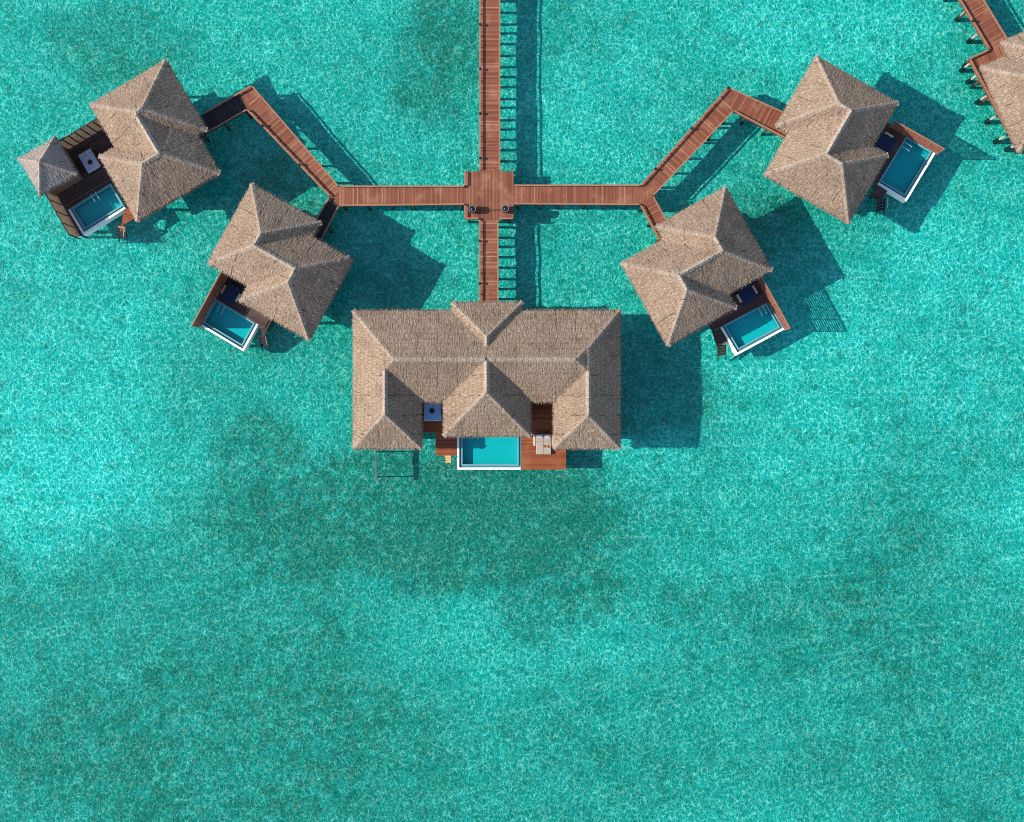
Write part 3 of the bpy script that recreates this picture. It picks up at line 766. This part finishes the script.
pool('pool of the lower right villa with a brown fence along its right side', (720.3, 327.2), (16.4, 28.1), (47.7, -25.8), ('v0', 'u1'), ('u1', 'v0', 'v1'), rail_at=('u0', .8))
pool('pool of the upper right villa, shaded except for one bright corner', (877.3, 184), (29.2, 17.4), (29.2, -48.4), ('v0', 'u1'), ('u1', 'v0'), rail_at=('u0', .8))

# ------------------------------------------------------------------ fences
def fence(label, p, q, h=1.85, bays=None, woven=False, solid=False, name='timber_fence'):
    p, q = W(*p), W(*q); d = q - p; L = d.length; d.normalize(); up = Vector((0, 0, 1)); n = bays or max(2, round(L / 1.5))
    t = thing(name, label, 'fence', p, 'screen fences beside the pools'); m = MB()
    for k in range(n + 1):
        c = p + d * L * k / n; MB().bar(c - up * .3, c + up * (h + .02), .10, .10).build('post', M_dark if woven else M_rail, t)
    for k in range(n):
        a, c = p + d * (L * k / n + .06), p + d * (L * (k + 1) / n - .06); m = MB()
        if woven: m.bar(a + up * (h / 2 + .05), c + up * (h / 2 + .05), .03, h - .3)
        else:
            z = .1
            while z < h - .02: m.bar(a + up * z, c + up * z, .03, .10); z += .103 if solid else .185
        m.build('slat_panel', M_woven if woven else M_slatw, t)
    MB().bar(p + up * (h + .045), q + up * (h + .045), .12, .04).build('top_rail', M_dark if woven else M_rail, t)
    return t
M_slatw = mat_plain('cedar_slats', (.24, .085, .05), .65, .25, 2.5)
fence('pale panelled fence on the upper edge of the deck by the small pavilion', (60.5, 152.6), (108, 124.6), 3.0, bays=8, woven=True)
fence('pale panelled fence on the lower left edge of the deck by the small pavilion', (53.0, 192.9), (79.0, 238.6), 3.0, bays=4, woven=True)
fence('dark timber fence left of the lower left villa pool', (228, 274.5), (199.2, 327.4), 3.0, bays=4, solid=True)
fence('red brown timber fence right of the lower right villa pool', (757.0, 280), (784.9, 329.8), 2.4)
fence('red brown timber fence above the upper right villa pool', (889, 127), (936.6, 154.0), 2.4)

# ------------------------------------------------------------------ furniture
def box_at(c, U, V, a0, a1, b0, b1, z0, z1, name, mat, t, bevel=.03):
    P = lambda a, b: (c[0] + U.x * a + V.x * b, c[1] + U.y * a + V.y * b)
    return MB().prism([P(a0, b0), P(a1, b0), P(a1, b1), P(a0, b1)], z0, z1).build(name, mat, t, bevel)
def daybed(label, c, along, width, length, mat, arm=M_palewood, arm2=None, tray=None):
    """low daybed: wooden base, mattress, two bolsters at the head, side boards"""
    p = W(*c); V = Vector((along[0], -along[1])).normalized(); U = Vector((V.y, -V.x)); z = Z_DECK
    t = thing('daybed', label, 'daybed', p, 'low daybeds on the villa decks')
    w, l = width / 2, length / 2
    box_at(p, U, V, -w + .05, w - .05, -l + .05, l - .05, z, z + .2, 'base', M_dark, t, .01)
    box_at(p, U, V, -w, w, -l, l, z + .2, z + .42, 'mattress', mat, t, .06)
    for s in (-1, 1):
        a = s * w / 2; box_at(p, U, V, a - w * .44, a + w * .44, -l + .05, -l + .4, z + .42, z + .56, 'pillow', mat, t, .06)
        e = s * (w + .14); box_at(p, U, V, e - .1, e + .1, -l * .5, l * .45, z, z + .5, 'side_board', arm2 if (arm2 and s == 1) else arm, t, .01)
    return t, p, U, V
def tray(label, p, off, mat, name='tray'):
    c = Vector((p.x + off[0], p.y + off[1], Z_DECK + .42))
    t = thing(name, label, 'tray', c, 'small things lying on the daybeds')
    MB().lathe(c, [(.20, .0), (.24, .03), (.25, .06), (.22, .06), (.2, .035)], 18).build('dish', mat, t)
    MB().lathe(c + Vector((.03, .02, .035)), [(.09, 0), (.1, .07), (.05, .13)], 12).build('bowl', M_dark, t)
t, p, U, V = daybed('white daybed tinted blue for the shade of the left wing of the central villa', (432.8, 411.5), (0, 1), 1.75, 1.85, M_blue, M_dark)
tray('dark tray on the blue-tinted daybed of the central villa', p, (-.05, .05), M_maroon)
t, p, U, V = daybed('grey lilac daybed near the small pavilion', (90.5, 161.5), (.507, .862), 1.45, 2.1, M_lilac, M_dark)
tray('dark tray on the grey lilac daybed near the small pavilion', p, (.1, -.15), M_maroon)
daybed('navy daybed with one side board tinted yellow for sunlight by the lower left villa pool', (231.5, 294), (-.5, .87), 1.4, 1.9, M_navy, M_palewood, M_sunlitwood)
daybed('navy daybed between pale side boards by the lower right villa pool', (746.5, 294.5), (.49, .873), 1.5, 1.9, M_navy)
daybed('navy daybed with a pale side board by the upper right villa pool', (884, 143.5), (.867, .5), 1.5, 1.9, M_navy)

def sunbed():
    c = W(543.5, 444); t = thing('double_sunbed', 'cream double sunbed in the sun on the warm brown deck', 'sunbed', c)
    U, V = Vector((1, 0)), Vector((0, -1)); z = Z_DECK
    for a in (-.6, .6):
        for b in (-.85, .85): MB().bar((c.x + a, c.y + b, z), (c.x + a, c.y + b, z + .2), .09, .09).build('leg', M_palewood, t)
    box_at(c, U, V, -.74, .74, -1.0, 1.0, z + .18, z + .26, 'frame', M_palewood, t, .01)
    for s in (-1, 1):
        box_at(c, U, V, s * .37 - .367, s * .37 + .367, -.28, 1.02, z + .26, z + .38, 'mattress', M_cream, t, .04)
        box_at(c, U, V, s * .37 - .36, s * .37 + .36, -1.02, -.30, z + .26, z + .44, 'backrest', M_cream, t, .05)
        box_at(c, U, V, s * .37 - .25, s * .37 + .25, -.95, -.65, z + .44, z + .52, 'pillow', M_lilac, t, .04)
        e = s * .92; box_at(c, U, V, e - .11, e + .11, -1.0, .15, z, z + .36, 'side_table', M_palewood, t, .01)
    # folded towel with two lobes
    k = W(545.8, 446.3); tt = thing('folded_towel', 'rust brown towel folded like a bow on the cream sunbed', 'towel', (k.x, k.y, z + .38))
    for s in (-1, 1):
        m = MB(); N = 12; top = []
        prof = [(.02, .03), (.1, .1), (.22, .13), (.32, .05), (.3, -.1), (.18, -.14), (.05, -.06)]
        pts = [(k.x + s * a, k.y + b - s * .02) for a, b in prof]
        m.prism(pts, z + .38, z + .45).build('fold', M_brown, tt, .025)
sunbed()

# urns and the rope between them on the platform
def urn(label, c):
    p = W(*c); t = thing('clay_urn', label, 'urn', p, 'black urns on the square platform')
    MB().lathe(p, [(.22, 0), (.26, .03), (.34, .25), (.40, .52), (.36, .80), (.28, .94), (.28, .95)], 28).build('body', M_urn, t, smooth=True)
    MB().lathe(p + Vector((0, 0, .94)), [(.29, .0), (.36, .03), (.37, .08), (.33, .10), (.27, .08), (.26, -.03)], 28, cap=False).build('rim', M_urnrim, t, smooth=True)
    MB().lathe(p + Vector((0, 0, .88)), [(.275, 0), (.275, .06)], 24).build('soil', M_soil, t)
    return p
pa = urn('black clay urn on the left half of the square platform', (472.8, 210.4)); pb = urn('black clay urn at the right edge of the square platform', (505.6, 210.2))
m = MB(); N = 16; prev = None
for k in range(N + 1):
    s = k / N; x = pa.lerp(pb, s) + Vector((0, 0, .62 - 1.2 * s * (1 - s)))
    if k in (0, N): x.x += .36 * (1 if k == 0 else -1)
    if prev is not None: m.bar(prev, x, .05, .05)
    prev = x
o = m.build('barrier_rope', M_rope); tag(o, 'dark rope hung between the two black urns on the platform', 'rope')

# timber frame standing in the water by the left wing
def timber_frame():
    a, e = W(375.6, 449), W(376.4, 481.5); t = thing('timber_trestle', 'thin timber beam on posts standing in the water below the left wing', 'timber trestle', (a.x, a.y, Z_BED))
    a2, e2 = a + Vector((0, 1.6, 0)), e
    MB().bar((a2.x, a2.y, 1.45), (e2.x, e2.y, 1.45), .13, .36).build('beam', M_dark_grey, t)
    for p in (a + Vector((0, -.35, 0)), e + Vector((0, .35, 0))):
        MB().bar((p.x, p.y, Z_BED - .2), (p.x, p.y, 1.27), .13, .13).build('post', M_dark_grey, t)
M_dark_grey = mat_plain('weathered_timber', (.14, .11, .085), .8)
timber_frame()

# ------------------------------------------------------------------ light, sky, camera
wd = bpy.data.worlds.new('World'); S.world = wd; wd.use_nodes = True
nt = wd.node_tree; bg = nt.nodes['Background']
sky = nt.nodes.new('ShaderNodeTexSky'); sky.sky_type = 'NISHITA'; sky.sun_disc = False
sky.sun_elevation = R(SUN_EL); sky.sun_rotation = R(270); sky.air_density = 1.0; sky.dust_density = .6; sky.ozone_density = 1.5
nt.links.new(sky.outputs[0], bg.inputs[0]); bg.inputs[1].default_value = 0.15
sl = bpy.data.lights.new('sun', 'SUN'); sl.energy = 3.8; sl.angle = R(.53); sl.color = (1, .95, .87)
so = bpy.data.objects.new('sun', sl); COL.objects.link(so); so.rotation_euler = (0, -R(90 - SUN_EL), 0); so.location = (-60, 0, 60)
cam = bpy.data.cameras.new('camera'); co = bpy.data.objects.new('camera', cam); COL.objects.link(co)
co.location = (0, 0, Z_CAM); co.rotation_euler = (0, 0, 0)
cam.sensor_width = 36; cam.lens = F / 1024 * 36; cam.clip_start = 1; cam.clip_end = 6000
S.camera = co
S.view_settings.view_transform = 'Standard'; S.view_settings.look = 'None'; S.view_settings.exposure = 0.68; S.view_settings.gamma = 1
S.render.engine = 'CYCLES'
S.cycles.max_bounces = 6; S.cycles.diffuse_bounces = 2; S.cycles.glossy_bounces = 2; S.cycles.transparent_max_bounces = 8
S.cycles.use_denoising = False; S.cycles.filter_width = 1.0
